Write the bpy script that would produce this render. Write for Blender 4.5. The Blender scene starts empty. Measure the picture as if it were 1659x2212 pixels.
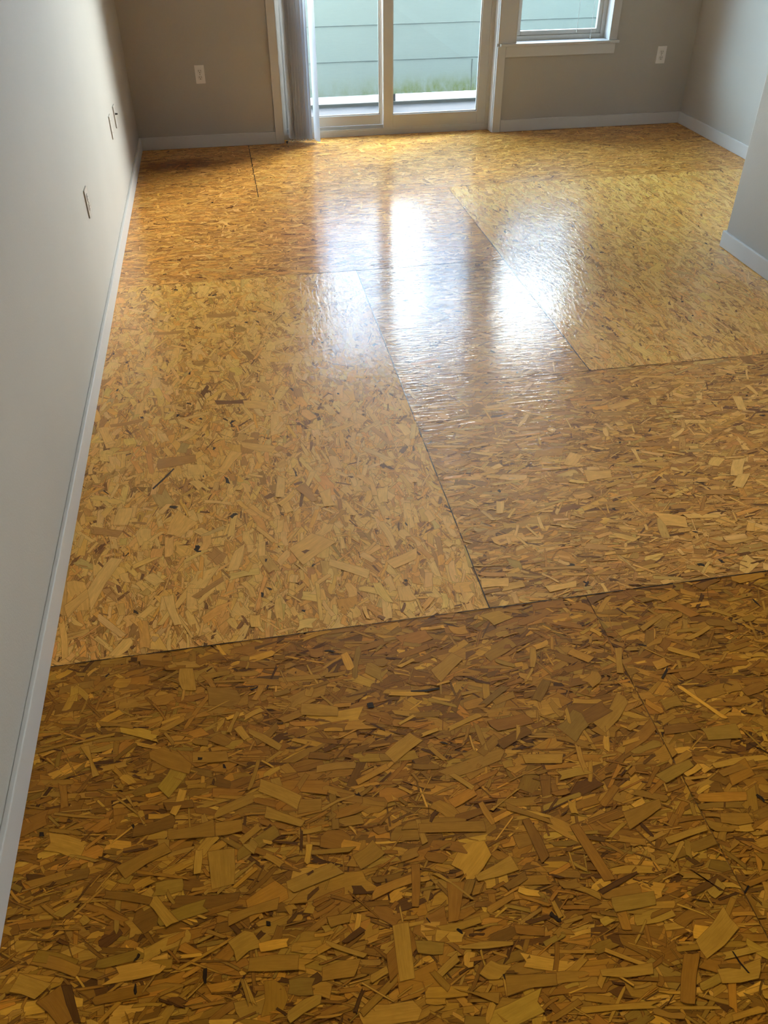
import bpy, bmesh, math, random
import numpy as np
from mathutils import Matrix, Vector

# ------------------------------------------------------------------ camera, light, exposure
SC = bpy.context.scene
COL = SC.collection
YAW, PITCH, ROLL = -0.17473066, -0.66904384, 0.00579667
CAM_POS = (0.6004599, -6.4465911, 1.63)
cam_data = bpy.data.cameras.new('camera')
cam_data.sensor_fit = 'HORIZONTAL'
cam_data.sensor_width = 36.0
cam_data.lens = 36.0 * 1782.44 / 1659.0
cam_data.clip_start = 0.02
cam = bpy.data.objects.new('camera', cam_data)
COL.objects.link(cam)
rot = (Matrix.Rotation(YAW, 3, 'Z') @ Matrix.Rotation(PITCH, 3, 'X') @ Matrix.Rotation(ROLL, 3, 'Y')
       @ Matrix.Rotation(math.radians(90), 3, 'X'))
cam.matrix_world = Matrix.Translation(CAM_POS) @ rot.to_4x4()
SC.camera = cam

SC.view_settings.view_transform = 'Standard'
SC.view_settings.look = 'None'
SC.view_settings.exposure = 0.88
SC.view_settings.gamma = 1.0
SC.view_settings.use_curve_mapping = False
SC.cycles.max_bounces = 8
SC.cycles.diffuse_bounces = 5
SC.cycles.glossy_bounces = 4
SC.cycles.transparent_max_bounces = 12
SC.cycles.use_adaptive_sampling = True
SC.cycles.adaptive_threshold = 0.02
SC.cycles.sample_clamp_indirect = 12.0

WALL_C = (0.455, 0.430, 0.390)
TRIM_C = (0.58, 0.57, 0.56)
SIDING_C = (0.345, 0.383, 0.360)
COAT_IOR = 1.21
COAT_R = 0.07
RIPPLE = 0.0010
CEIL_Y, CEIL_Z = 1.40, 2.9
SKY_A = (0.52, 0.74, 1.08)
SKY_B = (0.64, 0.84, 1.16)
# bright parts of the sky, the last two added to light the side walls: azimuth, elevation, inner and outer radius (degrees), radiance
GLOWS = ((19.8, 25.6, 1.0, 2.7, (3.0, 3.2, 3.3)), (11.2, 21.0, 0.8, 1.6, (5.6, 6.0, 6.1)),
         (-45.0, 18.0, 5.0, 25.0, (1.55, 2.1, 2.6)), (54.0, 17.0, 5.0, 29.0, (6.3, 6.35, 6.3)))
STRIP = (13.2, 12.9, 12.3)         # radiance of the low strip added to light the floor
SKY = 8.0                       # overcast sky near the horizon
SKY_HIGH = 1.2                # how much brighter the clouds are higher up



def nd(nt, kind, **kw):
    n = nt.nodes.new(kind)
    for k, v in kw.items():
        if k == 'inp':
            for a, b in v.items():
                n.inputs[a].default_value = b
        else:
            setattr(n, k, v)
    return n


def math_node(nt, op, a, b=None, c=None, clamp=False):
    n = nt.nodes.new('ShaderNodeMath')
    n.operation = op
    n.use_clamp = clamp
    for i, v in enumerate((a, b, c)):
        if v is None:
            continue
        if isinstance(v, (int, float)):
            n.inputs[i].default_value = v
        else:
            nt.links.new(v, n.inputs[i])
    return n.outputs[0]


def mix_rgb(nt, fac, a, b, mode='MIX'):
    n = nt.nodes.new('ShaderNodeMix')
    n.data_type = 'RGBA'
    n.blend_type = mode
    for sock, v in ((n.inputs[0], fac), (n.inputs[6], a), (n.inputs[7], b)):
        if isinstance(v, (int, float)):
            sock.default_value = v
        elif isinstance(v, (tuple, list)):
            sock.default_value = tuple(v) + ((1,) if len(v) == 3 else ())
        else:
            nt.links.new(v, sock)
    return n.outputs[2]


def azel(az, el):
    a, e = math.radians(az), math.radians(el)
    return (math.sin(a) * math.cos(e), math.cos(a) * math.cos(e), math.sin(e))


# overcast world: cool white cloud cover, with bright gaps, plus side glows and a low strip added for light
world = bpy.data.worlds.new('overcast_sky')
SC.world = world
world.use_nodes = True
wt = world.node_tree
wt.nodes.clear()
w_out = nd(wt, 'ShaderNodeOutputWorld')
w_bg = nd(wt, 'ShaderNodeBackground')
wt.links.new(w_bg.outputs[0], w_out.inputs[0])
w_tc = nd(wt, 'ShaderNodeTexCoord')
w_sep = nd(wt, 'ShaderNodeSeparateXYZ')
wt.links.new(w_tc.outputs['Generated'], w_sep.inputs[0])
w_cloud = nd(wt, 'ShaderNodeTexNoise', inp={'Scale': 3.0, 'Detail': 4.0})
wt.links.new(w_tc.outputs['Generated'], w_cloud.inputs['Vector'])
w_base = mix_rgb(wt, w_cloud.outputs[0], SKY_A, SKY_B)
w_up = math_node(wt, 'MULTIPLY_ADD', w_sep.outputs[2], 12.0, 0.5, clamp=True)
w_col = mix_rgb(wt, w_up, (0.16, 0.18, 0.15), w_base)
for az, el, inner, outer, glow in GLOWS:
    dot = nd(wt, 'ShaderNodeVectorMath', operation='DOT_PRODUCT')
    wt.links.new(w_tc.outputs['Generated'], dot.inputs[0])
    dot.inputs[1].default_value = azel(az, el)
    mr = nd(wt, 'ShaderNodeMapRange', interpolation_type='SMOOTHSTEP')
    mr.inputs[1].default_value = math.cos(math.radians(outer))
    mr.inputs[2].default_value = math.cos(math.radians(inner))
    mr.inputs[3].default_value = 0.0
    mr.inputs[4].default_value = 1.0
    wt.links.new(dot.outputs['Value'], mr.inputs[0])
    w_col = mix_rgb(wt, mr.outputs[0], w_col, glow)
# bright strip added low in the sky to light the middle of the floor
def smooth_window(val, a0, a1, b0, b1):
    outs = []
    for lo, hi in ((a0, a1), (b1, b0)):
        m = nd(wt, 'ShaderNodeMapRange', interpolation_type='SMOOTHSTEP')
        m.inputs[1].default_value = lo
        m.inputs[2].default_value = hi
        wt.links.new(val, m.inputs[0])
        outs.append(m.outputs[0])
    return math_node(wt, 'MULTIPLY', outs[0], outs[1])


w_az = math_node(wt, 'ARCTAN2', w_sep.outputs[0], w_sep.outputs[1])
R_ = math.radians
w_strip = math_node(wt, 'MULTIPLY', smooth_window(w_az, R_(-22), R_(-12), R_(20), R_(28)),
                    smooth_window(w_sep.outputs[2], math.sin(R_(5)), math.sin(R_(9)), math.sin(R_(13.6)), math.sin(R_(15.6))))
w_dark_patch = math_node(wt, 'MULTIPLY', smooth_window(w_az, R_(12.5), R_(13.3), R_(27), R_(34)),
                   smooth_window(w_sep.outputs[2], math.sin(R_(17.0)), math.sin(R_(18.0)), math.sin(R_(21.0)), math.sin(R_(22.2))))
w_col = mix_rgb(wt, math_node(wt, 'MULTIPLY', w_dark_patch, 0.86), w_col, (0.03, 0.035, 0.045))      # dark sky patch added in place of a neighbouring building
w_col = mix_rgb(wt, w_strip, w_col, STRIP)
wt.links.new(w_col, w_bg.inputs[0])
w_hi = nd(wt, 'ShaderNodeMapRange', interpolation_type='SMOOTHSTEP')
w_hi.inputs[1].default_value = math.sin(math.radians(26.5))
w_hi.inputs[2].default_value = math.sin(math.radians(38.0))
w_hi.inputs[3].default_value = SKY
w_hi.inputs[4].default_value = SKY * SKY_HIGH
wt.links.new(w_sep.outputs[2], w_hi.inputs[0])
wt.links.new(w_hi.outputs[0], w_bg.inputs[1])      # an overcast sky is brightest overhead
world.cycles.sampling_method = 'MANUAL'
world.cycles.sample_map_resolution = 1024

# ------------------------------------------------------------------ helpers
def link(o, parent=None):
    COL.objects.link(o)
    if parent is not None:
        o.parent = parent
    return o


def obj(name, bm, mat, parent=None, kind=None, label=None, cat=None, group=None, smooth=False):
    me = bpy.data.meshes.new(name)
    bmesh.ops.recalc_face_normals(bm, faces=bm.faces)
    bm.to_mesh(me)
    bm.free()
    me.materials.append(mat)
    if smooth:
        for p in me.polygons:
            p.use_smooth = True
    o = bpy.data.objects.new(name, me)
    link(o, parent)
    tag(o, kind, label, cat, group)
    return o


def tag(o, kind=None, label=None, cat=None, group=None):
    for k, v in (('kind', kind), ('label', label), ('category', cat), ('group', group)):
        if v:
            o[k] = v
    return o


def empty(name, loc, **kw):
    o = bpy.data.objects.new(name, None)
    o.empty_display_size = 0.05
    o.location = loc
    link(o)
    return tag(o, **kw)


def box(bm, x0, x1, y0, y1, z0, z1, bev=0.0, off=(0, 0, 0)):
    x0, x1, y0, y1, z0, z1 = x0 - off[0], x1 - off[0], y0 - off[1], y1 - off[1], z0 - off[2], z1 - off[2]
    vs = [bm.verts.new((x, y, z)) for x in (x0, x1) for y in (y0, y1) for z in (z0, z1)]
    fs = [bm.faces.new([vs[i] for i in q]) for q in
          ((0, 1, 3, 2), (4, 6, 7, 5), (0, 4, 5, 1), (2, 3, 7, 6), (0, 2, 6, 4), (1, 5, 7, 3))]
    if bev > 0:
        es = list({e for f in fs for e in f.edges})
        bmesh.ops.bevel(bm, geom=es, offset=bev, segments=2, profile=0.5, affect='EDGES')
    return bm


def boxes(*bs, bev=0.0, off=(0, 0, 0)):
    bm = bmesh.new()
    for b in bs:
        box(bm, *b, bev=bev, off=off)
    return bm


def prism(bm, pts, axis, a, b):
    """Extrude a 2D outline along an axis ('x': pts are (y,z); 'y': (x,z); 'z': (x,y))."""
    def P(p, t):
        return {'x': (t, p[0], p[1]), 'y': (p[0], t, p[1]), 'z': (p[0], p[1], t)}[axis]
    A = [bm.verts.new(P(p, a)) for p in pts]
    B = [bm.verts.new(P(p, b)) for p in pts]
    n = len(pts)
    bm.faces.new(A)
    bm.faces.new(B[::-1])
    for i in range(n):
        bm.faces.new((A[i], A[(i + 1) % n], B[(i + 1) % n], B[i]))
    return bm


def tube(bm, pts, r, seg=8):
    rings = []
    for i, p in enumerate(pts):
        p = Vector(p)
        d = (Vector(pts[min(i + 1, len(pts) - 1)]) - Vector(pts[max(i - 1, 0)])).normalized()
        u = d.orthogonal().normalized()
        v = d.cross(u)
        rings.append([bm.verts.new(p + (u * math.cos(2 * math.pi * k / seg) + v * math.sin(2 * math.pi * k / seg)) * r)
                      for k in range(seg)])
    for a, b in zip(rings, rings[1:]):
        for k in range(seg):
            bm.faces.new((a[k], a[(k + 1) % seg], b[(k + 1) % seg], b[k]))
    bm.faces.new(rings[0][::-1])
    bm.faces.new(rings[-1])
    return bm


# ------------------------------------------------------------------ materials
def principled(name, base, rough=0.5, bump=None, **kw):
    m = bpy.data.materials.new(name)
    m.use_nodes = True
    nt = m.node_tree
    b = nt.nodes['Principled BSDF']
    b.inputs['Base Color'].default_value = tuple(base) + (1,)
    b.inputs['Roughness'].default_value = rough
    for k, v in kw.items():
        b.inputs[k].default_value = v
    tc = nd(nt, 'ShaderNodeTexCoord')
    if bump:
        scale, strength, dist = bump
        n = nd(nt, 'ShaderNodeTexNoise', inp={'Scale': scale, 'Detail': 3.0})
        nt.links.new(tc.outputs['Object'], n.inputs['Vector'])
        bp = nd(nt, 'ShaderNodeBump', inp={'Strength': strength, 'Distance': dist})
        nt.links.new(n.outputs[0], bp.inputs['Height'])
        nt.links.new(bp.outputs[0], b.inputs['Normal'])
    # slight uneven tone so that no surface is a flat colour
    n2 = nd(nt, 'ShaderNodeTexNoise', inp={'Scale': 2.3, 'Detail': 5.0})
    nt.links.new(tc.outputs['Object'], n2.inputs['Vector'])
    dark = tuple(c * 0.94 for c in base)
    c = mix_rgb(nt, n2.outputs[0], dark, tuple(min(1, c * 1.05) for c in base))
    nt.links.new(c, b.inputs['Base Color'])
    return m


M_WALL = principled('greige_wall_paint', WALL_C, 0.6, bump=(170, 0.35, 0.0012))
M_CEIL = principled('white_ceiling_paint', (0.78, 0.76, 0.72), 0.8, bump=(120, 0.3, 0.002))
M_TRIM = principled('white_trim_paint', TRIM_C, 0.38, bump=(60, 0.08, 0.0006))
M_VINYL = principled('white_vinyl', (0.54, 0.515, 0.47), 0.35)
M_VANE = principled('pale_grey_blind_vinyl', (0.88, 0.87, 0.86), 0.45)
vt = M_VANE.node_tree                       # thin vinyl lets some daylight through
v_tl = nd(vt, 'ShaderNodeBsdfTranslucent', inp={'Color': (0.55, 0.60, 0.66, 1)})
v_mx = nd(vt, 'ShaderNodeMixShader', inp={'Fac': 0.45})
vt.links.new(vt.nodes['Principled BSDF'].outputs[0], v_mx.inputs[1])
vt.links.new(v_tl.outputs[0], v_mx.inputs[2])
vt.links.new(v_mx.outputs[0], vt.nodes['Material Output'].inputs[0])
M_CORD = principled('white_cord', (0.85, 0.85, 0.85), 0.6)
M_PLATE = principled('white_plastic_plate', (0.80, 0.77, 0.75), 0.3)
M_RECEP = principled('white_receptacle_plastic', (0.72, 0.69, 0.66), 0.35)
M_ALMOND = principled('painted_over_plate', (0.50, 0.475, 0.435), 0.4)
M_SLOT = principled('dark_slot', (0.012, 0.011, 0.010), 0.5)
M_BLACK = principled('black_metal', (0.015, 0.015, 0.015), 0.35)
M_SCREW = principled('screw_metal', (0.25, 0.23, 0.20), 0.35, Metallic=0.9)
M_DECK = principled('lavender_grey_deck_coating', (0.22, 0.21, 0.235), 1.0, bump=(80, 0.5, 0.003), **{'Specular IOR Level': 0.05})
M_CURB = principled('grey_metal_flashing', (0.14, 0.14, 0.137), 0.8, **{'Specular IOR Level': 0.1})
M_PALE = principled('pale_concrete', (0.80, 0.80, 0.78), 0.9, bump=(20, 0.4, 0.01))
M_ASPH = principled('grey_asphalt', (0.015, 0.0175, 0.021), 0.9, bump=(60, 0.5, 0.01))
M_SOFFIT = principled('pale_soffit', (0.34, 0.36, 0.36), 0.8)

# thin window glass: clear, with a Fresnel mirror reflection
M_GLASS = bpy.data.materials.new('clear_window_glass')
M_GLASS.use_nodes = True
gt = M_GLASS.node_tree
gt.nodes.clear()
g_out = nd(gt, 'ShaderNodeOutputMaterial')
g_mix = nd(gt, 'ShaderNodeMixShader')
g_tr = nd(gt, 'ShaderNodeBsdfTransparent', inp={'Color': (0.93, 0.97, 0.965, 1)})
g_gl = nd(gt, 'ShaderNodeBsdfGlossy', inp={'Roughness': 0.0})
g_fr = nd(gt, 'ShaderNodeFresnel', inp={'IOR': 1.45})
g_geo = nd(gt, 'ShaderNodeNewGeometry')     # the pane mirrors once, on the face that is met from outside the glass
gt.links.new(math_node(gt, 'MULTIPLY', g_fr.outputs[0], math_node(gt, 'SUBTRACT', 1.0, g_geo.outputs['Backfacing'])), g_mix.inputs[0])
gt.links.new(g_tr.outputs[0], g_mix.inputs[1])
gt.links.new(g_gl.outputs[0], g_mix.inputs[2])
gt.links.new(g_mix.outputs[0], g_out.inputs[0])

# lap siding: pale green-grey paint, faint wood grain, green algae creeping up from the lowest edge
M_SIDING = bpy.data.materials.new('pale_green_lap_siding')
M_SIDING.use_nodes = True
st = M_SIDING.node_tree
sb = st.nodes['Principled BSDF']
sb.inputs['Roughness'].default_value = 0.8
sb.inputs['Specular IOR Level'].default_value = 0.2
s_tc = nd(st, 'ShaderNodeTexCoord')
s_map = nd(st, 'ShaderNodeMapping', inp={'Scale': (2.0, 2.0, 60.0)})
st.links.new(s_tc.outputs['Object'], s_map.inputs[0])
s_gr = nd(st, 'ShaderNodeTexNoise', inp={'Scale': 4.0, 'Detail': 6.0, 'Roughness': 0.65})
st.links.new(s_map.outputs[0], s_gr.inputs['Vector'])
s_c = mix_rgb(st, s_gr.outputs[0], tuple(c * 0.93 for c in SIDING_C), tuple(c * 1.06 for c in SIDING_C))
s_sep = nd(st, 'ShaderNodeSeparateXYZ')
st.links.new(s_tc.outputs['Object'], s_sep.inputs[0])
s_h = nd(st, 'ShaderNodeMapRange', interpolation_type='SMOOTHSTEP')
s_h.inputs[1].default_value = 0.20
s_h.inputs[2].default_value = 0.01
st.links.new(s_sep.outputs[2], s_h.inputs[0])
s_x = nd(st, 'ShaderNodeMapRange', interpolation_type='SMOOTHSTEP')
s_x.inputs[1].default_value = 1.3
s_x.inputs[2].default_value = 2.6
s_x.inputs[3].default_value = 0.3
st.links.new(s_sep.outputs[0], s_x.inputs[0])
s_m2 = nd(st, 'ShaderNodeMapping', inp={'Scale': (1.0, 1.0, 0.55)})
st.links.new(s_tc.outputs['Object'], s_m2.inputs[0])
s_n = nd(st, 'ShaderNodeTexNoise', inp={'Scale': 17.0, 'Detail': 8.0, 'Roughness': 0.7})
st.links.new(s_m2.outputs[0], s_n.inputs['Vector'])
s_ns = math_node(st, 'MULTIPLY_ADD', s_n.outputs[0], 3.0, -0.95, clamp=True)
s_f = math_node(st, 'MULTIPLY', math_node(st, 'MULTIPLY', s_h.outputs[0], s_x.outputs[0]), s_ns)
s_f = math_node(st, 'MULTIPLY', s_f, 0.95, clamp=True)
s_c = mix_rgb(st, s_f, s_c, (0.20, 0.23, 0.055))
st.links.new(s_c, sb.inputs['Base Color'])
s_bp = nd(st, 'ShaderNodeBump', inp={'Strength': 0.25, 'Distance': 0.003})
st.links.new(s_gr.outputs[0], s_bp.inputs['Height'])
st.links.new(s_bp.outputs[0], sb.inputs['Normal'])

# varnished strand board: colour and grain belong to each strand; dark edges are varnish lines with painted crevice shade; a glossy clear coat lies over all
M_OSB = bpy.data.materials.new('varnished_strand_board')
M_OSB.use_nodes = True
ot = M_OSB.node_tree
ob = ot.nodes['Principled BSDF']
o_col = nd(ot, 'ShaderNodeAttribute', attribute_name='strand_colour')
o_half = nd(ot, 'ShaderNodeAttribute', attribute_name='strand_half')
o_uv = nd(ot, 'ShaderNodeUVMap', uv_map='strand_uv')
o_s = nd(ot, 'ShaderNodeSeparateXYZ')
ot.links.new(o_uv.outputs[0], o_s.inputs[0])
o_hs = nd(ot, 'ShaderNodeSeparateXYZ')
ot.links.new(o_half.outputs['Vector'], o_hs.inputs[0])
u_m = math_node(ot, 'MULTIPLY', o_s.outputs[0], o_hs.outputs[0])
v_m = math_node(ot, 'MULTIPLY', o_s.outputs[1], o_hs.outputs[1])
o_cmb = nd(ot, 'ShaderNodeCombineXYZ')
ot.links.new(math_node(ot, 'MULTIPLY', u_m, 22.0), o_cmb.inputs[0])
ot.links.new(math_node(ot, 'MULTIPLY', v_m, 420.0), o_cmb.inputs[1])
ot.links.new(math_node(ot, 'MULTIPLY', o_hs.outputs[2], 91.0), o_cmb.inputs[2])
o_gr = nd(ot, 'ShaderNodeTexNoise', inp={'Scale': 1.0, 'Detail': 3.0, 'Roughness': 0.6})
ot.links.new(o_cmb.outputs[0], o_gr.inputs['Vector'])
o_cm2 = nd(ot, 'ShaderNodeCombineXYZ')
ot.links.new(math_node(ot, 'MULTIPLY', u_m, 26.0), o_cm2.inputs[0])
ot.links.new(math_node(ot, 'MULTIPLY', v_m, 60.0), o_cm2.inputs[1])
ot.links.new(math_node(ot, 'MULTIPLY', o_hs.outputs[2], 57.0), o_cm2.inputs[2])
o_bl = nd(ot, 'ShaderNodeTexNoise', inp={'Scale': 1.0, 'Detail': 4.0, 'Roughness': 0.6})
ot.links.new(o_cm2.outputs[0], o_bl.inputs['Vector'])
g1 = math_node(ot, 'MULTIPLY_ADD', o_gr.outputs[0], 0.55, 0.72)
g2 = math_node(ot, 'MULTIPLY_ADD', o_bl.outputs[0], 0.55, 0.72)
g = math_node(ot, 'MULTIPLY', g1, g2)
e_u = math_node(ot, 'SUBTRACT', o_hs.outputs[0], math_node(ot, 'ABSOLUTE', u_m))
e_v = math_node(ot, 'SUBTRACT', o_hs.outputs[1], math_node(ot, 'ABSOLUTE', v_m))
e_d = math_node(ot, 'MINIMUM', e_u, e_v)
e_r = nd(ot, 'ShaderNodeMapRange')
e_r.inputs[1].default_value = 0.0001
e_r.inputs[2].default_value = 0.0013
e_r.inputs[3].default_value = 0.28
e_r.inputs[4].default_value = 1.0
ot.links.new(e_d, e_r.inputs[0])
g = math_node(ot, 'MULTIPLY', g, e_r.outputs[0])
o_gc = nd(ot, 'ShaderNodeCombineXYZ')
for i, pw in enumerate((0.85, 1.0, 1.2)):
    ot.links.new(math_node(ot, 'POWER', g, pw), o_gc.inputs[i])
o_c = mix_rgb(ot, 1.0, o_col.outputs['Color'], o_gc.outputs[0], 'MULTIPLY')
ot.links.new(o_c, ob.inputs['Base Color'])
ob.inputs['Roughness'].default_value = 0.5
ob.inputs['Specular IOR Level'].default_value = 0.08
ob.inputs['Coat Weight'].default_value = 1.0
ob.inputs['Coat Roughness'].default_value = COAT_R
ob.inputs['Coat IOR'].default_value = COAT_IOR
# ripples of the varnish follow the strand direction of each sheet
o_tc = nd(ot, 'ShaderNodeTexCoord')
o_dir = nd(ot, 'ShaderNodeAttribute', attribute_name='sheet_turn')
heights = []
for sc in ((15.0, 78.0, 1.0), (70.0, 24.0, 1.0)):
    mp = nd(ot, 'ShaderNodeMapping', inp={'Scale': sc})
    ot.links.new(o_tc.outputs['Object'], mp.inputs[0])
    nz = nd(ot, 'ShaderNodeTexNoise', inp={'Scale': 1.0, 'Detail': 4.0, 'Roughness': 0.6, 'Distortion': 0.6})
    ot.links.new(mp.outputs[0], nz.inputs['Vector'])
    heights.append(nz.outputs[0])
o_hm = nd(ot, 'ShaderNodeMix', data_type='FLOAT')
ot.links.new(o_dir.outputs['Fac'], o_hm.inputs[0])
ot.links.new(heights[0], o_hm.inputs[2])
ot.links.new(heights[1], o_hm.inputs[3])
o_bp = nd(ot, 'ShaderNodeBump', inp={'Strength': 1.0, 'Distance': RIPPLE})
ot.links.new(o_hm.outputs[0], o_bp.inputs['Height'])
ot.links.new(o_bp.outputs[0], ob.inputs['Coat Normal'])

# ------------------------------------------------------------------ room shell
# x: left wall -> right, y: back wall at 0, towards the camera negative; skirting faces lie at x = 0 and y = 0
XL, XR, YB, YF, H = -0.014, 4.104, 0.014, -8.2, 2.44
DOOR = (1.012, 2.585, 2.05)
WIN = (2.716, 3.425, 0.593, 1.98)
Y_OUT = 0.17
obj('wall_left', boxes((XL - 0.12, XL, YF, Y_OUT, -0.02, H)), M_WALL, kind='structure')
obj('wall_right', boxes((XR, XR + 0.12, -2.6, Y_OUT, -0.02, H)), M_WALL, kind='structure')
obj('wall_back', boxes(
    (XL, DOOR[0], YB, Y_OUT, -0.02, H), (DOOR[1], WIN[0], YB, Y_OUT, -0.02, H),
    (WIN[1], XR, YB, Y_OUT, -0.02, H), (WIN[0], WIN[1], YB, Y_OUT, -0.02, WIN[2] - 0.018),
    (DOOR[0], DOOR[1], YB, Y_OUT, DOOR[2], H), (WIN[0], WIN[1], YB, Y_OUT, WIN[3], H)),
    M_WALL, kind='structure')
obj('wall_front', boxes((XL - 0.12, XR + 0.12, YF - 0.12, YF, -0.02, H)), M_WALL, kind='structure')
obj('wall_partition', boxes((3.142, XR + 0.12, YF, -2.500, -0.02, H), bev=0.004), M_WALL, kind='structure')
obj('ceiling', boxes((XL - 0.12, XR + 0.12, YF - 0.12, Y_OUT, H, H + 0.15)), M_CEIL, kind='structure')


def baseboard(name, x0, x1, y0, y1, top=0.085):
    return obj(name, boxes((x0, x1, y0, y1, 0.0016, top), bev=0.003), M_TRIM, kind='structure')


baseboard('baseboard_left', XL, 0.0, YF, 0.0)
baseboard('baseboard_back', XL, 0.955, 0.0, YB)
baseboard('baseboard_back.001', 2.647, XR, 0.0, YB)
baseboard('baseboard_right', XR - 0.014, XR, -2.5, 0.0)
baseboard('baseboard_partition', 3.128, 3.142, YF, -2.486)
baseboard('baseboard_partition.001', 3.142, XR, -2.500, -2.486)

# casings, stool and apron (flat stock, eased edges)
CF = -0.004
obj('trim_1', boxes((0.955, 1.012, CF, YB, 0.0016, DOOR[2] + 0.057), bev=0.002), M_TRIM, kind='structure')
obj('trim_2', boxes((2.585, 2.645, CF, YB, 0.0016, 0.5745), bev=0.002), M_TRIM, kind='structure')
obj('trim_3', boxes((2.585, WIN[0], CF, YB, 0.5935, DOOR[2]), bev=0.002), M_TRIM, kind='structure')
obj('trim_4', boxes((1.012, 3.482, CF, YB, DOOR[2], DOOR[2] + 0.057), bev=0.002), M_TRIM, kind='structure')
obj('trim_5', boxes((WIN[1], 3.482, CF, YB, 0.5935, DOOR[2]), bev=0.002), M_TRIM, kind='structure')
obj('trim_6', boxes((2.6455, 3.475, CF, YB, 0.505, 0.5745), bev=0.002), M_TRIM, kind='structure')
# white returns lining the openings
obj('trim_7', boxes((DOOR[0], DOOR[0] + 0.004, YB, 0.098, 0.0016, DOOR[2]), (DOOR[1] - 0.004, DOOR[1], YB, 0.098, 0.0016, DOOR[2]),
                    (DOOR[0], DOOR[1], YB, 0.098, DOOR[2] - 0.004, DOOR[2])), M_TRIM, kind='structure')
obj('trim_8', boxes((WIN[0], WIN[0] + 0.004, CF, 0.1, WIN[2], WIN[3]), (WIN[1] - 0.004, WIN[1], CF, 0.1, WIN[2], WIN[3]),
                    (WIN[0], WIN[1], YB, 0.1, WIN[3] - 0.004, WIN[3])), M_TRIM, kind='structure')

# ------------------------------------------------------------------ strand-board floor
rng = np.random.default_rng(11)
A_, B_, C_ = -4.894, -2.454, -3.661
S1, S2 = 1.170, 1.943
# x0, x1, y0, y1, turned (strands run along y), tint
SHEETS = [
    (-0.014, 1.45, -7.3, A_, 0, (0.62, 0.505, 0.135)),  # front sheets: ochre tone, darkened further to imitate the light falling off
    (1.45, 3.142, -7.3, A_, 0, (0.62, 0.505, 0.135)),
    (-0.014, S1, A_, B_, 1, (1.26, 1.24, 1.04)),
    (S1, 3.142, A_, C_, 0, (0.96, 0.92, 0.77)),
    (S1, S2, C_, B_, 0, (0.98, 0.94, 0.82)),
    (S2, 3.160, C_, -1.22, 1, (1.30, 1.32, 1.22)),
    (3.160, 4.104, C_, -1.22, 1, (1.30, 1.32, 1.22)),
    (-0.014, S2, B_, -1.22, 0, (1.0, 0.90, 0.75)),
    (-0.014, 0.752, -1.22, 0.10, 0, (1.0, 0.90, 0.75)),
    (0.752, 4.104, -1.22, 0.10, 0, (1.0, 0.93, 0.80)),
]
PAL = {'l': (0.66, 0.372, 0.104), 'm': (0.55, 0.290, 0.070), 'o': (0.50, 0.235, 0.050), 'b': (0.37, 0.175, 0.042),
       'g': (0.54, 0.32, 0.086), 'd': (0.17, 0.072, 0.019), 'k': (0.040, 0.022, 0.012)}
RING = ((-1, -1), (0, -1), (1, -1), (1, 0), (1, 1), (0, 1), (-1, 1), (-1, 0))


def ring8(q4, j=0.0):
    """Four corners -> eight outline points, the added ones pushed in or out a little."""
    q8 = np.zeros((len(q4), 8, 3))
    q8[:, 0::2] = q4
    nx = np.roll(q4, -1, axis=1)
    q8[:, 1::2] = (q4 + nx) / 2
    d = (nx - q4)[:, :, :2]
    q8[:, 1::2, :2] += np.stack([-d[:, :, 1], d[:, :, 0]], 2) * rng.normal(0, j, (len(q4), 4, 1))
    return q8


Q, QC, QH, QT = [], [], [], []      # outlines (n,8,3), colour (n,3), half sizes + seed (n,3), turned (n)


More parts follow.
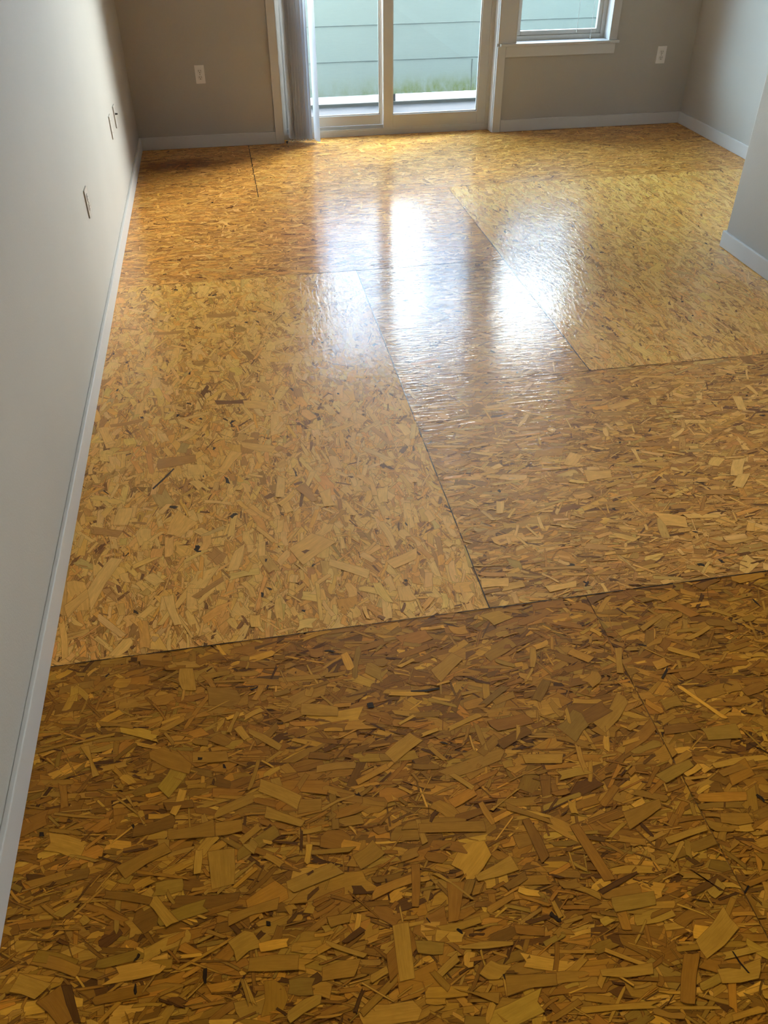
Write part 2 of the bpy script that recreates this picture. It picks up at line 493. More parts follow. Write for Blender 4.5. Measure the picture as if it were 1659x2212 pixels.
def strands(sheet, n, ln, wd, spread, cross, palette, zlo, zhi, jit=0.12):
    x0, x1, y0, y1, turn, tint = sheet
    area = (x1 - x0) * (y1 - y0)
    n = int(n * area)
    L = np.exp(rng.normal(math.log(ln), 0.38, n)).clip(0.012, 0.15) / 2
    W = np.exp(rng.normal(math.log(wd), 0.50, n)).clip(0.0018, 0.055) / 2
    W = np.minimum(W, L * 0.75)
    a = rng.normal(0, math.radians(spread), n)
    wide = rng.random(n) < cross
    a[wide] = rng.uniform(-math.pi / 2, math.pi / 2, wide.sum())
    if turn:
        a = a + math.pi / 2
    cx, cy = rng.uniform(x0, x1, n), rng.uniform(y0, y1, n)
    z = rng.uniform(zlo, zhi, n)
    u = np.stack([np.cos(a), np.sin(a)], 1)
    v = np.stack([-np.sin(a), np.cos(a)], 1)
    q = np.zeros((n, 8, 3))
    tilt_u, tilt_v = rng.normal(0, 0.0022, n), rng.normal(0, 0.0045, n)
    skew, bow = rng.normal(0, 0.25, n) * W, rng.normal(0, 0.22, n).clip(-0.7, 0.7) * W + rng.normal(0, 0.02, n) * L
    for k, (su, sv) in enumerate(RING):
        lu = su * L * (1 + rng.normal(0, jit, n)) + rng.normal(0, 0.22, n) * W + sv * skew
        lv = sv * W * (1 + rng.normal(0, jit * 1.5, n).clip(-0.7, 0.7)) + bow * (1 - abs(su))
        q[:, k, :2] = np.stack([cx, cy], 1) + u * lu[:, None] + v * lv[:, None]
        q[:, k, 2] = z + (lu * tilt_u + lv * tilt_v).clip(-0.00025, 0.00025)
    q[:, :, 0] = q[:, :, 0].clip(x0 + 0.0008, x1 - 0.0008)
    q[:, :, 1] = q[:, :, 1].clip(y0 + 0.0008, y1 - 0.0008)
    keys = list(palette)
    pick = rng.choice(len(keys), n, p=np.array([palette[k] for k in keys]) / sum(palette.values()))
    c = np.array([PAL[k] for k in keys])[pick] * np.array(tint)
    c = 1.35 * c * np.exp(rng.normal(0, 0.20 if turn or y0 < -6 else 0.15, n))[:, None]
    c[:, 1] *= np.exp(rng.normal(0, 0.022, n))
    c[:, 2] *= np.exp(rng.normal(0, 0.09, n))
    # old water stain in the left back corner, scuffs by the door
    d = ((cx - 0.27) / 0.36) ** 2 + ((cy + 0.40) / 0.15) ** 2
    s = np.exp(-d ** 1.5)[:, None] * 0.95
    c = c * (1 - s) + s * c * np.array((0.36, 0.20, 0.11))
    d = ((cx - 0.98) / 0.22) ** 2 + ((cy + 2.0) / 0.35) ** 2
    s = np.exp(-d)[:, None] * 0.35
    c = c * (1 - s) + s * c * np.array((0.75, 0.50, 0.40))
    Q.append(q)
    QC.append(c)
    QH.append(np.stack([L, W, rng.random(n)], 1))
    QT.append(np.full(n, float(turn)))


for sh in SHEETS:
    sp = 17 if not sh[4] else (21 if sh[0] < 1 else 14)
    dens = 1.0 if sh[2] > -6.5 else 0.85
    strands(sh, 2600 * dens, 0.085, 0.018, sp + 6, 0.16,
            {'b': 4, 'd': 1.2, 'o': 4, 'm': 5} if sh[4] else {'b': 5, 'd': 2, 'o': 4, 'm': 3}, 0.0001, 0.0005)
    strands(sh, 3000 * dens, 0.075, 0.015, sp, 0.12, {'m': 6, 'o': 4, 'b': 4, 'l': 1.2, 'd': 0.5, 'g': 1}, 0.0003, 0.0011)
    strands(sh, 3600 * dens, 0.045, 0.0050, sp + 10, 0.25,
            {'m': 4, 'l': 2.5, 'b': 4.5, 'd': 1.5, 'o': 4} if sh[4] else {'m': 5, 'l': 2.5, 'b': 4, 'd': 1.5, 'o': 4, 'g': 1}, 0.0005, 0.0013)
    if sh[4]:
        strands(sh, 900 * dens, 0.062 if sh[0] < 1 else 0.072, 0.020 if sh[0] < 1 else 0.016, sp, 0.20 if sh[0] < 1 else 0.12, {'l': 6, 'm': 4, 'g': 1, 'o': 0.8, 'b': 0.7}, 0.0008, 0.00145, 0.09)
    else:
        strands(sh, 520 * dens, 0.068, 0.019 if sh[2] < -6 else 0.013, sp, 0.10,
                {'l': 2.2, 'm': 4, 'g': 1, 'o': 2, 'b': 0.8} if sh[2] < -6 else {'l': 1.1, 'm': 4, 'g': 0.8, 'o': 3, 'b': 1.6}, 0.0008, 0.00145, 0.09)
        strands(sh, 130 * dens, 0.042, 0.010, 60, 0.8, {'l': 5, 'm': 2}, 0.0013, 0.0015, 0.09)
    strands(sh, 26 * dens, 0.016, 0.006, 40, 0.5, {'k': 3, 'd': 2}, 0.0013, 0.0015, 0.25)

# individual large strands, knots and dark splinters that stand out (corner points in metres)
MARKS = '''
l 0.326 -4.960 0.361 -4.965 0.370 -5.041 0.333 -5.031
l 0.100 -5.161 0.121 -5.160 0.153 -5.249 0.137 -5.252
l 0.511 -5.323 0.600 -5.384 0.586 -5.417 0.504 -5.355
l 0.520 -5.393 0.601 -5.445 0.590 -5.459 0.513 -5.423
m 0.596 -5.390 0.642 -5.398 0.638 -5.426 0.585 -5.428
m 0.359 -5.223 0.439 -5.235 0.443 -5.264 0.359 -5.253
l 0.391 -5.479 0.448 -5.482 0.445 -5.560 0.399 -5.564
m 0.204 -5.479 0.302 -5.442 0.319 -5.466 0.225 -5.510
l 0.043 -5.660 0.105 -5.690 0.077 -5.713 0.028 -5.691
o 0.080 -5.718 0.122 -5.695 0.152 -5.758 0.129 -5.769
d 0.122 -5.697 0.141 -5.699 0.165 -5.768 0.152 -5.766
m 0.466 -5.710 0.561 -5.721 0.556 -5.748 0.462 -5.734
m 0.600 -5.751 0.675 -5.748 0.657 -5.779 0.597 -5.776
l 0.612 -5.702 0.689 -5.742 0.679 -5.749 0.613 -5.713
m 0.620 -5.659 0.670 -5.661 0.663 -5.678 0.626 -5.682
l 0.212 -5.314 0.222 -5.314 0.265 -5.396 0.257 -5.395
l 0.490 -5.178 0.568 -5.242 0.558 -5.257 0.492 -5.195
l 0.623 -5.128 0.711 -5.155 0.707 -5.183 0.619 -5.163
m 0.430 -5.619 0.533 -5.603 0.527 -5.628 0.429 -5.644
m 0.308 -5.416 0.406 -5.406 0.408 -5.448 0.311 -5.438
m 0.409 -5.415 0.466 -5.417 0.467 -5.445 0.408 -5.448
d 0.642 -5.712 0.682 -5.690 0.692 -5.699 0.653 -5.716
b 0.296 -5.346 0.359 -5.349 0.364 -5.370 0.305 -5.368
l 0.438 -5.182 0.465 -5.121 0.475 -5.130 0.451 -5.184
m 0.130 -5.091 0.216 -5.117 0.222 -5.132 0.145 -5.111
l 0.085 -5.147 0.180 -5.134 0.178 -5.144 0.091 -5.151
l 0.637 -5.420 0.714 -5.400 0.716 -5.406 0.638 -5.432
g 0.088 -5.557 0.119 -5.539 0.142 -5.543 0.109 -5.568
k 0.782 -5.158 0.797 -5.157 0.799 -5.174 0.783 -5.173
k 0.503 -5.646 0.511 -5.649 0.511 -5.657 0.503 -5.655
k 0.038 -5.370 0.047 -5.372 0.050 -5.382 0.039 -5.380
k 0.372 -5.240 0.383 -5.243 0.382 -5.249 0.372 -5.248
k 0.381 -5.714 0.388 -5.714 0.386 -5.742 0.382 -5.740
l 0.960 -5.081 1.027 -5.033 1.054 -5.059 0.977 -5.127
l 0.799 -5.307 0.869 -5.261 0.896 -5.289 0.817 -5.339
l 1.311 -5.831 1.396 -5.779 1.406 -5.824 1.316 -5.867
l 0.744 -5.699 0.777 -5.698 0.768 -5.802 0.738 -5.803
b 1.061 -5.529 1.078 -5.526 1.093 -5.617 1.071 -5.631
l 1.112 -5.368 1.208 -5.383 1.196 -5.408 1.113 -5.393
d 1.164 -5.705 1.257 -5.681 1.257 -5.686 1.170 -5.715
o 1.157 -5.560 1.178 -5.558 1.208 -5.689 1.183 -5.689
m 1.282 -5.549 1.376 -5.532 1.371 -5.554 1.280 -5.593
l 1.345 -5.622 1.447 -5.608 1.444 -5.623 1.348 -5.638
g 1.391 -5.475 1.488 -5.450 1.490 -5.469 1.408 -5.500
l 0.928 -5.630 1.013 -5.600 1.022 -5.635 0.932 -5.643
o 0.869 -5.632 0.906 -5.639 0.873 -5.713 0.852 -5.714
m 0.933 -5.826 1.029 -5.840 1.024 -5.861 0.926 -5.863
l 1.325 -5.887 1.416 -5.883 1.394 -5.916 1.323 -5.912
o 1.278 -5.849 1.310 -5.853 1.258 -5.936 1.233 -5.927
g 1.184 -5.723 1.274 -5.726 1.267 -5.753 1.181 -5.753
m 1.037 -5.479 1.119 -5.536 1.124 -5.551 1.036 -5.499
d 1.363 -5.695 1.370 -5.698 1.414 -5.751 1.404 -5.749
k 1.369 -5.861 1.372 -5.863 1.383 -5.905 1.379 -5.904
o 0.805 -5.583 0.824 -5.584 0.803 -5.673 0.789 -5.670
l 1.234 -5.055 1.249 -5.058 1.225 -5.122 1.213 -5.120
l 1.452 -5.096 1.473 -5.099 1.442 -5.182 1.424 -5.178
m 1.489 -5.590 1.550 -5.601 1.551 -5.624 1.480 -5.611
k 1.528 -5.213 1.563 -5.177 1.555 -5.195 1.532 -5.217
k 0.897 -5.138 0.970 -5.141 0.968 -5.147 0.896 -5.142
d 1.060 -5.131 1.100 -5.149 1.096 -5.155 1.063 -5.142
m 0.838 -5.496 0.980 -5.514 0.978 -5.541 0.836 -5.518
m 0.861 -5.844 0.834 -5.831 0.916 -5.853 0.908 -5.872
l 1.110 -5.848 1.213 -5.854 1.206 -5.874 1.110 -5.860
l 0.861 -5.760 0.968 -5.770 0.964 -5.777 0.862 -5.765
b 1.331 -5.880 1.374 -5.886 1.369 -5.895 1.332 -5.886
b 1.468 -5.354 1.546 -5.358 1.554 -5.376 1.460 -5.376
g 1.554 -5.376 1.644 -5.376 1.638 -5.419 1.555 -5.410
l 0.999 -5.492 1.072 -5.453 1.085 -5.452 1.006 -5.496
l 0.843 -5.610 0.859 -5.613 0.915 -5.677 0.910 -5.678
k 0.227 -4.154 0.294 -4.049 0.298 -4.054 0.231 -4.161
b 0.239 -3.985 0.369 -3.981 0.373 -4.024 0.241 -4.046
m 0.644 -4.541 0.721 -4.480 0.790 -4.536 0.679 -4.624
d 0.680 -4.561 0.696 -4.555 0.707 -4.560 0.690 -4.573
l 0.760 -4.609 0.870 -4.679 0.857 -4.715 0.753 -4.638
m 0.922 -4.649 1.025 -4.606 1.014 -4.656 0.941 -4.687
b 0.049 -4.322 0.147 -4.363 0.132 -4.393 0.060 -4.363
m 0.522 -3.924 0.650 -3.977 0.631 -4.016 0.533 -3.962
m 0.557 -4.411 0.613 -4.498 0.596 -4.506 0.553 -4.433
l 0.623 -4.277 0.640 -4.160 0.664 -4.178 0.652 -4.283
l 0.278 -4.683 0.306 -4.679 0.332 -4.803 0.311 -4.804
d 0.387 -3.555 0.413 -3.489 0.422 -3.508 0.399 -3.583
d 0.441 -3.617 0.564 -3.631 0.554 -3.663 0.449 -3.652
b 0.186 -2.975 0.322 -2.978 0.322 -3.012 0.187 -3.004
b 0.416 -2.834 0.553 -2.823 0.551 -2.876 0.420 -2.870
m 0.006 -4.669 0.061 -4.611 0.084 -4.629 0.022 -4.724
b 0.356 -4.698 0.445 -4.629 0.448 -4.649 0.374 -4.710
l 0.458 -4.612 0.484 -4.522 0.516 -4.491 0.491 -4.609
m 0.444 -4.097 0.489 -3.976 0.531 -3.998 0.466 -4.115
l 0.114 -4.329 0.125 -4.244 0.171 -4.247 0.159 -4.337
b 0.692 -4.241 0.728 -4.216 0.754 -4.320 0.739 -4.323
b 0.058 -3.723 0.181 -3.699 0.178 -3.723 0.063 -3.743
m 0.547 -3.637 0.647 -3.672 0.636 -3.720 0.553 -3.696
l 0.339 -4.038 0.399 -4.046 0.395 -4.108 0.343 -4.105
l 0.064 -4.616 0.119 -4.485 0.156 -4.497 0.082 -4.710
m 0.280 -4.404 0.312 -4.285 0.376 -4.366 0.321 -4.428
k 0.462 -4.127 0.476 -4.143 0.482 -4.176 0.468 -4.167
l 2.405 -3.956 2.441 -3.963 2.407 -4.061 2.378 -4.051
l 2.192 -4.353 2.244 -4.349 2.179 -4.444 2.138 -4.436
l 2.167 -4.435 2.211 -4.437 2.141 -4.511 2.113 -4.489
m 1.609 -4.271 1.658 -4.204 1.696 -4.232 1.642 -4.290
m 1.665 -4.315 1.757 -4.332 1.744 -4.375 1.654 -4.384
m 1.799 -4.576 1.889 -4.616 1.871 -4.668 1.808 -4.646
l 1.325 -4.428 1.352 -4.433 1.328 -4.494 1.307 -4.490
l 2.493 -3.885 2.517 -3.884 2.514 -3.964 2.500 -3.965
m 1.178 -4.772 1.258 -4.786 1.247 -4.822 1.170 -4.813
l 1.643 -5.096 1.734 -5.063 1.737 -5.076 1.660 -5.107
l 1.547 -5.037 1.625 -5.000 1.630 -5.010 1.552 -5.055
l 1.826 -4.082 1.845 -4.077 1.830 -4.135 1.818 -4.133
l 2.049 -4.169 2.120 -4.129 2.117 -4.144 2.055 -4.192
m 1.348 -4.836 1.447 -4.831 1.437 -4.857 1.355 -4.865
l 1.356 -4.244 1.397 -4.224 1.406 -4.246 1.367 -4.259
l 1.814 -3.570 1.827 -3.562 1.802 -3.644 1.794 -3.647
l 2.563 -3.769 2.576 -3.772 2.538 -3.848 2.526 -3.846
l 2.249 -3.969 2.269 -3.956 2.268 -3.972 2.248 -3.989
l 1.873 -4.223 1.892 -4.227 1.878 -4.314 1.867 -4.312
l 1.633 -5.010 1.657 -5.002 1.651 -5.014 1.630 -5.023
l 1.520 -4.024 1.586 -3.935 1.597 -3.942 1.540 -4.013
d 1.840 -3.880 1.906 -3.884 1.901 -3.895 1.837 -3.888
'''
for i, ln in enumerate(MARKS.strip().split('\n')):
    p = ln.split()
    q = np.zeros((1, 4, 3))
    q[0, :, :2] = np.array([float(t) for t in p[1:]]).reshape(4, 2)
    q[0, :, 2] = 0.00152 + i * 1.2e-6
    e = q[0, :, :2]
    l1, l2 = np.linalg.norm(e[1] - e[0]) / 2, np.linalg.norm(e[2] - e[1]) / 2
    if l1 < l2:
        q = np.roll(q, -1, axis=1)
        l1, l2 = l2, l1
    Q.append(ring8(q, 0.035))
    tint = np.array((0.78, 0.64, 0.18)) if e[:, 1].mean() < A_ else np.array((1.5, 1.48, 1.3))  # marks on the front sheets carry the same painted fall-off
    QC.append(np.array([PAL[p[0]]]) * tint * rng.uniform(0.95, 1.08))
    QH.append(np.array([[l1, l2, rng.random()]]))
    QT.append(np.array([0.0]))


def seam(p0, p1, w, keep):
    """A dark joint between two sheets: a slightly wandering line with short breaks where varnish fills it."""
    p0, p1 = np.array(p0), np.array(p1)
    ln = np.linalg.norm(p1 - p0)
    n = max(4, int(ln / 0.03))
    d = (p1 - p0) / ln
    nrm = np.array((-d[1], d[0]))
    t = np.linspace(0, 1, n + 1)
    off = np.cumsum(rng.normal(0, 0.00035, n + 1)) * 0.6
    off -= np.linspace(off[0], off[-1], n + 1)
    ww = w * (0.75 + 0.5 * rng.random(n + 1)) / 2
    for i in range(n):
        if rng.random() > keep:
            continue
        a = p0 + (p1 - p0) * t[i] + nrm * off[i]
        b = p0 + (p1 - p0) * t[i + 1] + nrm * off[i + 1]
        q = np.zeros((1, 4, 3))
        q[0, :, :2] = (a - nrm * ww[i], b - nrm * ww[i + 1], b + nrm * ww[i + 1], a + nrm * ww[i])
        q[0, :, 2] = 0.00175
        Q.append(ring8(q))
        QC.append(np.array([PAL['k']]) * rng.uniform(0.4, 0.9))
        QH.append(np.array([[0.02, 0.02, rng.random()]]))
        QT.append(np.array([0.0]))


seam((S1, B_), (S1, -3.75), 0.0032, 1.0)
seam((S1, -3.75), (S1, A_), 0.0030, 0.85)
seam((0.0, A_), (S1, A_), 0.0022, 0.9)
seam((S1, A_), (3.13, A_), 0.0030, 0.97)
seam((S2, C_), (S2, -1.9), 0.0042, 1.0)
seam((S2, -1.9), (S2, -1.25), 0.0030, 0.5)
seam((S2, C_), (3.13, C_), 0.0024, 0.8)
seam((S1, C_), (S2, C_), 0.0012, 0.45)
seam((0.93, B_), (S1, B_), 0.0048, 1.0)
seam((S1, B_), (S2, B_), 0.0030, 0.9)
seam((0.0, B_), (0.93, B_), 0.0018, 0.5)
seam((0.752, -1.2), (0.752, 0.0), 0.0045, 0.95)
seam((0.0, -1.22), (S2, -1.22), 0.0015, 0.35)
seam((3.16, C_), (3.16, -1.3), 0.0015, 0.35)

q_all, c_all, h_all, t_all = (np.concatenate(a) for a in (Q, QC, QH, QT))
# the board under the strands
base = np.array([[[XL, YF, 0], [XR, YF, 0], [XR, 0.166, 0], [XL, 0.166, 0]]], float)
q_all = np.concatenate([ring8(base), q_all])
c_all = np.concatenate([np.array([[0.28, 0.14, 0.04]]), c_all])
c_all = (c_all / np.maximum(1.0, c_all.max(1, keepdims=True) / 0.86)).clip(0.003, 1.0)   # keep the hue of the palest strands
h_all = np.concatenate([np.array([[2.0, 4.0, 0.5]]), h_all])
t_all = np.concatenate([np.array([0.0]), t_all])
nq = len(q_all)
me = bpy.data.meshes.new('floor')
me.vertices.add(nq * 8)
me.vertices.foreach_set('co', q_all.reshape(-1).astype(np.float32))
me.loops.add(nq * 8)
me.loops.foreach_set('vertex_index', np.arange(nq * 8, dtype=np.int32))
me.polygons.add(nq)
me.polygons.foreach_set('loop_start', np.arange(0, nq * 8, 8, dtype=np.int32))
me.polygons.foreach_set('loop_total', np.full(nq, 8, dtype=np.int32))
uvl = me.uv_layers.new(name='strand_uv')
uvl.data.foreach_set('uv', np.tile(np.array(RING, np.float32).reshape(-1), nq))
at = me.attributes.new('strand_colour', 'FLOAT_COLOR', 'FACE')
at.data.foreach_set('color', np.concatenate([c_all, np.ones((nq, 1))], 1).astype(np.float32).reshape(-1))
at = me.attributes.new('strand_half', 'FLOAT_VECTOR', 'FACE')
at.data.foreach_set('vector', h_all.astype(np.float32).reshape(-1))
at = me.attributes.new('sheet_turn', 'FLOAT', 'FACE')
at.data.foreach_set('value', t_all.astype(np.float32))
me.update(calc_edges=True)
me.validate()
me.materials.append(M_OSB)
floor = bpy.data.objects.new('floor', me)
link(floor)
tag(floor, kind='structure')
print('strands', nq)

# ------------------------------------------------------------------ sliding door
door = empty('door_1', ((DOOR[0] + DOOR[1]) / 2, 0.13, 0), kind='structure')
DO = tuple(door.location)
ft = 0.033
obj('frame', boxes((DOOR[0], DOOR[0] + ft, 0.098, 0.17, 0.0, DOOR[2]), (DOOR[1] - ft, DOOR[1], 0.098, 0.17, 0.0, DOOR[2]),
                   (DOOR[0] + ft, DOOR[1] - ft, 0.098, 0.17, DOOR[2] - 0.04, DOOR[2]), bev=0.002, off=DO), M_VINYL, door)
obj('sill_track', boxes((DOOR[0] + ft, DOOR[1] - ft, 0.094, 0.175, 0.0016, 0.041),
                        (DOOR[0] + ft, DOOR[1] - ft, 0.133, 0.139, 0.0405, 0.066),
                        (DOOR[0] + ft, DOOR[1] - ft, 0.0965, 0.1005, 0.0405, 0.050), bev=0.0015, off=DO), M_VINYL, door)


def panel(name, x0, x1, y0, y1, z0, z1, ls, rs, bs, ts):
    e = 0.006
    p = obj(name, boxes((x0, x0 + ls, y0, y1, z0, z1), (x1 - rs, x1, y0, y1, z0, z1),
                        (x0 + ls, x1 - rs, y0, y1, z0, z0 + bs), (x0 + ls, x1 - rs, y0, y1, z1 - ts, z1), bev=0.0025, off=DO),
            M_VINYL, door)
    # glazing bead, then the pane inside it
    m = (y0 + y1) / 2
    b = 0.007
    obj('glazing_bead', boxes((x0 + ls - 0.001, x0 + ls + b, y0 + 0.008, y1 - 0.008, z0 + bs, z1 - ts),
                              (x1 - rs - b, x1 - rs + 0.001, y0 + 0.008, y1 - 0.008, z0 + bs, z1 - ts),
                              (x0 + ls, x1 - rs, y0 + 0.008, y1 - 0.008, z0 + bs - 0.001, z0 + bs + b), off=DO), M_TRIM, p)
    obj('glass_pane', boxes((x0 + ls - e, x1 - rs + e, m - 0.002, m + 0.002, z0 + bs - e, z1 - ts + e), off=DO), M_GLASS, p)
    return p


slide = panel('sliding_panel', 1.770, 2.552, 0.100, 0.132, 0.046, 2.008, 0.068, 0.066, 0.091, 0.07)
fixed = panel('fixed_panel', 1.045, 1.772, 0.140, 0.168, 0.066, 2.008, 0.066, 0.022, 0.069, 0.07)
obj('door_pull', boxes((2.505, 2.53, 0.062, 0.082, 0.92, 1.14), (2.508, 2.527, 0.08, 0.1005, 0.94, 0.96),
                       (2.508, 2.527, 0.08, 0.1005, 1.10, 1.12), bev=0.003, off=DO), M_VINYL, slide)

# ------------------------------------------------------------------ window
win = empty('window_1', ((WIN[0] + WIN[1]) / 2, 0.12, WIN[2]), kind='structure')
WO = tuple(win.location)
obj('window_stool', boxes((2.603, 3.425, -0.020, 0.100, 0.575, WIN[2]), (3.424, 3.497, -0.020, YB, 0.575, WIN[2]), bev=0.0025, off=WO), M_TRIM, win)
wf = 0.034
obj('window_frame', boxes((WIN[0], WIN[0] + wf, 0.100, 0.168, WIN[2] - 0.018, WIN[3]), (WIN[1] - wf, WIN[1], 0.100, 0.168, WIN[2] - 0.018, WIN[3]),
                          (WIN[0] + wf, WIN[1] - wf, 0.100, 0.168, WIN[2] - 0.018, 0.622), (WIN[0] + wf, WIN[1] - wf, 0.100, 0.168, WIN[3] - wf, WIN[3]),
                          bev=0.002, off=WO), M_VINYL, win)
sx0, sx1, sz0, sz1, sw = WIN[0] + wf, WIN[1] - wf, 0.622, WIN[3] - wf, 0.030
sash = obj('sash', boxes((sx0, sx0 + sw, 0.112, 0.144, sz0, sz1), (sx1 - sw, sx1, 0.112, 0.144, sz0, sz1),
                         (sx0 + sw, sx1 - sw, 0.112, 0.144, sz0, sz0 + sw), (sx0 + sw, sx1 - sw, 0.112, 0.144, sz1 - sw, sz1),
                         bev=0.003, off=WO), M_VINYL, win)
obj('glass_pane', boxes((sx0 + sw - 0.005, sx1 - sw + 0.005, 0.126, 0.130, sz0 + sw - 0.005, sz1 - sw + 0.005), off=WO), M_GLASS, sash)

# raised horizontal blind above the window, its cords hanging down to the stool
wb = empty('window_blind', (3.07, 0.05, 1.97), label='raised white window blind with thin pull cords hanging down to the sill', cat='blind')
BO = (3.07, 0.05, 1.97)
obj('headrail', boxes((2.724, 3.417, 0.03, 0.07, 1.935, 1.973), bev=0.002, off=BO), M_VINYL, wb)
sl = bmesh.new()
for k in range(22):
    box(sl, 2.728, 3.413, 0.036, 0.064, 1.926 - 0.0045 * k, 1.9285 - 0.0045 * k, off=BO)
obj('slat_stack', sl, M_VANE, wb)
obj('bottom_rail', boxes((2.728, 3.413, 0.036, 0.064, 1.812, 1.830), bev=0.003, off=BO), M_VINYL, wb)
for cx, cy, zb in ((3.300, 0.060, 0.618), (3.187, 0.052, 0.665)):
    c = obj('pull_cord', tube(bmesh.new(), [(cx - BO[0] - 0.006 * t, cy - BO[1], zb + (1.93 - zb) * t - BO[2]) for t in (0, .25, .5, .75, 1)], 0.0011, 6),
            M_CORD, wb, smooth=True)
    tb = bmesh.new()
    bmesh.ops.create_cone(tb, cap_ends=True, segments=10, radius1=0.0052, radius2=0.0024, depth=0.026,
                          matrix=Matrix.Translation((cx - BO[0], cy - BO[1], zb - 0.011 - BO[2])))
    obj('tassel', tb, M_VINYL, c, smooth=True)

# ------------------------------------------------------------------ vertical blind stacked at the left of the door
vb = empty('vertical_blind', (1.15, 0.03, 0.012), label='stack of pale grey vertical blind vanes drawn to the left of the sliding door', cat='blind')
VO = (1.15, 0.03, 0.012)
obj('headrail', boxes((1.017, 2.58, 0.015, 0.055, 1.985, 2.040), bev=0.002, off=VO), M_VINYL, vb)


def vane(cx, cy, ang, z0, w=0.089, bow=0.008):
    """A tall vinyl strip with a shallow curve across its width, standing at an angle to the door."""
    n, th = 8, 0.0012
    front, back = [], []
    for i in range(n + 1):
        s = (i / n - 0.5)
        b = bow * (1 - 4 * s * s)
        front.append((s * w, b))
        back.append((s * w, b + th))
    ca, sa = math.cos(ang), math.sin(ang)
    pts = [(cx - VO[0] + ca * a - sa * b, cy - VO[1] + sa * a + ca * b) for a, b in front + back[::-1]]
    return prism(bmesh.new(), pts, 'z', z0 - VO[2], 1.985 - VO[2])


VANES = [(1.066, 0.020, 103, .030), (1.079, 0.024, 99, .028), (1.092, 0.018, 105, .029), (1.106, 0.022, 112, .027), (1.124, 0.020, 116, .028),
         (1.142, 0.024, 107, .026), (1.160, 0.018, 118, .027), (1.180, 0.022, 120, .026), (1.203, 0.016, 112, .026), (1.257, -0.012, 112, .012)]
for cx, cy, a, z0 in VANES:
    v = obj('vane', vane(cx, cy, math.radians(a), z0), M_VANE, vb)
ch = bmesh.new()
for k in range(26):
    t = k / 25
    bmesh.ops.create_icosphere(ch, subdivisions=1, radius=0.0042,
                               matrix=Matrix.Translation((1.040 + 0.20 * t - VO[0], -0.022 - VO[1], 0.026 - 0.006 * math.sin(t * 9 * math.pi) ** 2 - VO[2])))
obj('bottom_chain', ch, M_CORD, vb, smooth=True)
clip = boxes((1.026, 1.038, -0.028, -0.018, 0.012, 0.022), (1.030, 1.035, -0.03, -0.020, 0.0035, 0.011), bev=0.001, off=VO)
obj('chain_clip', clip, M_BLACK, vb)

# ------------------------------------------------------------------ wall plates (built facing -y, then turned)
def rounded(w, h, r, n=4):
    pts = []
    for cx, cy, a0 in ((w / 2 - r, h / 2 - r, 0), (-w / 2 + r, h / 2 - r, 90), (-w / 2 + r, -h / 2 + r, 180), (w / 2 - r, -h / 2 + r, 270)):
        for k in range(n + 1):
            a = math.radians(a0 + 90 * k / n)
            pts.append((cx + r * math.cos(a), cy + r * math.sin(a)))
    return pts


def plate_bm(w, h):
    bm = prism(bmesh.new(), rounded(w, h, 0.003), 'y', 0.0, -0.0055)
    es = [e for e in bm.edges if all(v.co.y < -0.005 for v in e.verts)]
    bmesh.ops.bevel(bm, geom=es, offset=0.0007, segments=2, affect='EDGES')
    return bm


def screw_bm(z):
    bm = bmesh.new()
    bmesh.ops.create_cone(bm, cap_ends=True, segments=14, radius1=0.0034, radius2=0.0028, depth=0.0014,
                          matrix=Matrix.Translation((0, -0.0060, z)) @ Matrix.Rotation(math.radians(90), 4, 'X'))
    return bm


def outlet(loc, rz, label, w=0.070, h=0.114, pm=None, rm=None):
    t = empty('wall_outlet', loc, label=label, cat='outlet', group='duplex wall outlets')
    t.rotation_euler = (0, 0, rz)
    obj('cover_plate', plate_bm(w, h), pm or M_PLATE, t)
    for zc in (0.0195, -0.0195):
        pts = []
        for k in range(28):
            a = 2 * math.pi * k / 28
            pts.append((0.0172 * math.cos(a), zc + max(-0.0140, min(0.0140, 0.0172 * math.sin(a)))))
        r = obj('receptacle', prism(bmesh.new(), pts, 'y', -0.0050, -0.0078), rm or M_RECEP, t)
        for sx, hh in ((-0.0063, 0.0088), (0.0063, 0.0072)):
            obj('slot', boxes((sx - 0.0013, sx + 0.0013, -0.0081, -0.0076, zc + 0.0035 - hh / 2, zc + 0.0035 + hh / 2)), M_SLOT, r)
        g = [(0.0027 * math.cos(a), zc - 0.0078 + 0.0030 * math.sin(a)) for a in [2 * math.pi * k / 14 for k in range(14)]]
        obj('ground_hole', prism(bmesh.new(), g, 'y', -0.0076, -0.0081), M_SLOT, r)
    obj('screw', screw_bm(0), M_SCREW, t)
    return t


outlet((0.470, YB, 0.474), 0, 'white duplex outlet on the back wall left of the sliding door', 0.064)
outlet((3.857, YB, 0.480), 0, 'white duplex outlet on the back wall right of the window')
outlet((XL, -2.712, 0.494), math.radians(90), 'white duplex outlet on the left wall, nearest to the camera', 0.078, pm=M_ALMOND, rm=M_ALMOND)
bp = empty('blank_wall_plate', (XL, -1.425, 0.494), label='blank white cover plate on the left wall, beside the cable plate', cat='wall plate')
bp.rotation_euler = (0, 0, math.radians(90))
obj('cover_plate', plate_bm(0.070, 0.116), M_ALMOND, bp)
for z in (0.03, -0.03):
    obj('screw', screw_bm(z), M_ALMOND, bp)
cp = empty('cable_wall_plate', (XL, -1.160, 0.488), label='white cable plate with a black socket on the left wall near the corner', cat='wall plate')
cp.rotation_euler = (0, 0, math.radians(90))
obj('cover_plate', plate_bm(0.070, 0.114), M_ALMOND, cp)
jb = bmesh.new()
bmesh.ops.create_cone(jb, cap_ends=True, segments=6, radius1=0.0062, radius2=0.0062, depth=0.003,
                      matrix=Matrix.Translation((0, -0.007, 0.012)) @ Matrix.Rotation(math.radians(90), 4, 'X'))
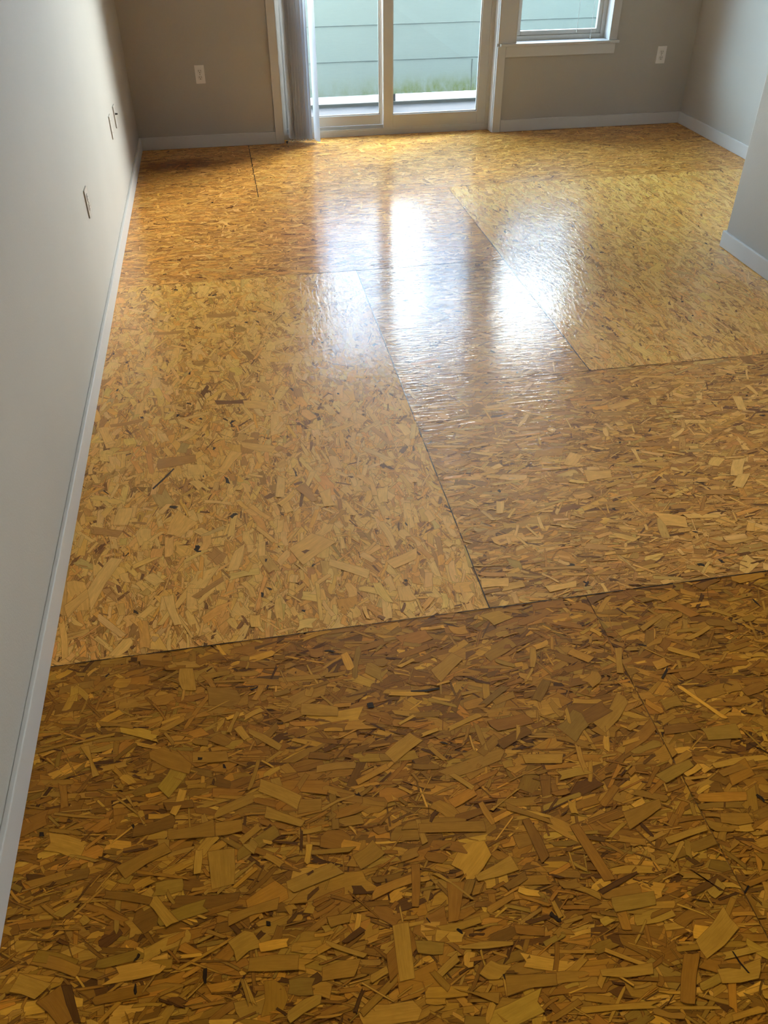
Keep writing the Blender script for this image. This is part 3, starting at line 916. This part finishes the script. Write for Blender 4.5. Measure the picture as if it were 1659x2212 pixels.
bmesh.ops.create_cone(jb, cap_ends=True, segments=14, radius1=0.0046, radius2=0.0046, depth=0.012,
                      matrix=Matrix.Translation((0, -0.013, 0.012)) @ Matrix.Rotation(math.radians(90), 4, 'X'))
obj('cable_socket', jb, M_BLACK, cp, label='black threaded socket')

# ------------------------------------------------------------------ balcony outside
YP = 1.40                     # inner face of the balcony wall
obj('balcony_floor', boxes((-0.6, 4.9, Y_OUT, YP + 0.02, -0.16, -0.078)), M_DECK, kind='structure')
obj('balcony_edge', boxes((-0.6, 4.9, YP + 0.0, YP + 0.10, -0.17, -0.052), bev=0.006), M_CURB, kind='structure')
pb = bmesh.new()
BOARD = 0.267
z, k = 0.012, 0
while z < 1.07:
    z1 = min(z + BOARD, 1.08)
    prism(pb, [(YP - 0.014, z), (YP - 0.004, z1 - 0.003), (YP + 0.016, z1 - 0.003), (YP + 0.016, z1), (YP + 0.02, z1), (YP + 0.02, z)], 'x', -0.6, 4.9)
    z += BOARD
box(pb, -0.6, 4.9, YP + 0.018, YP + 0.10, 0.012, 1.08)
obj('balcony_wall', pb, M_SIDING, kind='structure')
obj('balcony_cap', boxes((-0.6, 4.9, YP - 0.03, YP + 0.13, 1.08, 1.10), bev=0.004), M_SIDING, kind='structure')
obj('board_joint', boxes((2.788, 2.7905, YP - 0.0145, YP - 0.004, 0.015, 0.262)), M_CURB, kind='structure')
obj('balcony_post', boxes((2.02, 2.115, YP + 0.02, YP + 0.10, -0.05, 0.02)), M_CURB, kind='structure')
obj('balcony_ceiling', boxes((-0.6, 4.9, Y_OUT, CEIL_Y, CEIL_Z, CEIL_Z + 0.2)), M_SOFFIT, kind='structure')
obj('exterior_upper_wall', boxes((-3, 7, 0.05, Y_OUT, H + 0.15, 5.2)), M_SIDING, kind='structure')
obj('added_cladding', boxes((-3, DOOR[0], Y_OUT, Y_OUT + 0.02, -0.2, 2.62), (DOOR[1], WIN[0], Y_OUT, Y_OUT + 0.02, -0.2, 2.62),  # unseen cladding, added to cut light bouncing onto the balcony wall
                               (WIN[1], 7, Y_OUT, Y_OUT + 0.02, -0.2, 2.62), (WIN[0], WIN[1], Y_OUT, Y_OUT + 0.02, -0.2, WIN[2] - 0.03),
                               (DOOR[0], DOOR[1], Y_OUT, Y_OUT + 0.02, DOOR[2], 2.62), (WIN[0], WIN[1], Y_OUT, Y_OUT + 0.02, WIN[3], 2.62)),
    M_SIDING, kind='structure')
obj('added_side_wall', boxes((4.9, 5.0, Y_OUT + 0.02, YP + 0.1, -0.16, CEIL_Z)), M_SIDING, kind='structure')  # unseen end walls, added to keep side light out of the balcony
obj('added_side_wall.001', boxes((-0.7, -0.6, Y_OUT + 0.02, YP + 0.1, -0.16, CEIL_Z)), M_SIDING, kind='structure')
# the ground below, seen through the slot under the balcony wall
obj('ground', boxes((-30, 60, 0.2, 90, -3.3, -3.0)), M_PALE, kind='structure')
obj('parking_lane', boxes((-30, 4.2, 1.6, 60, -2.999, -2.98)), M_ASPH, kind='structure')
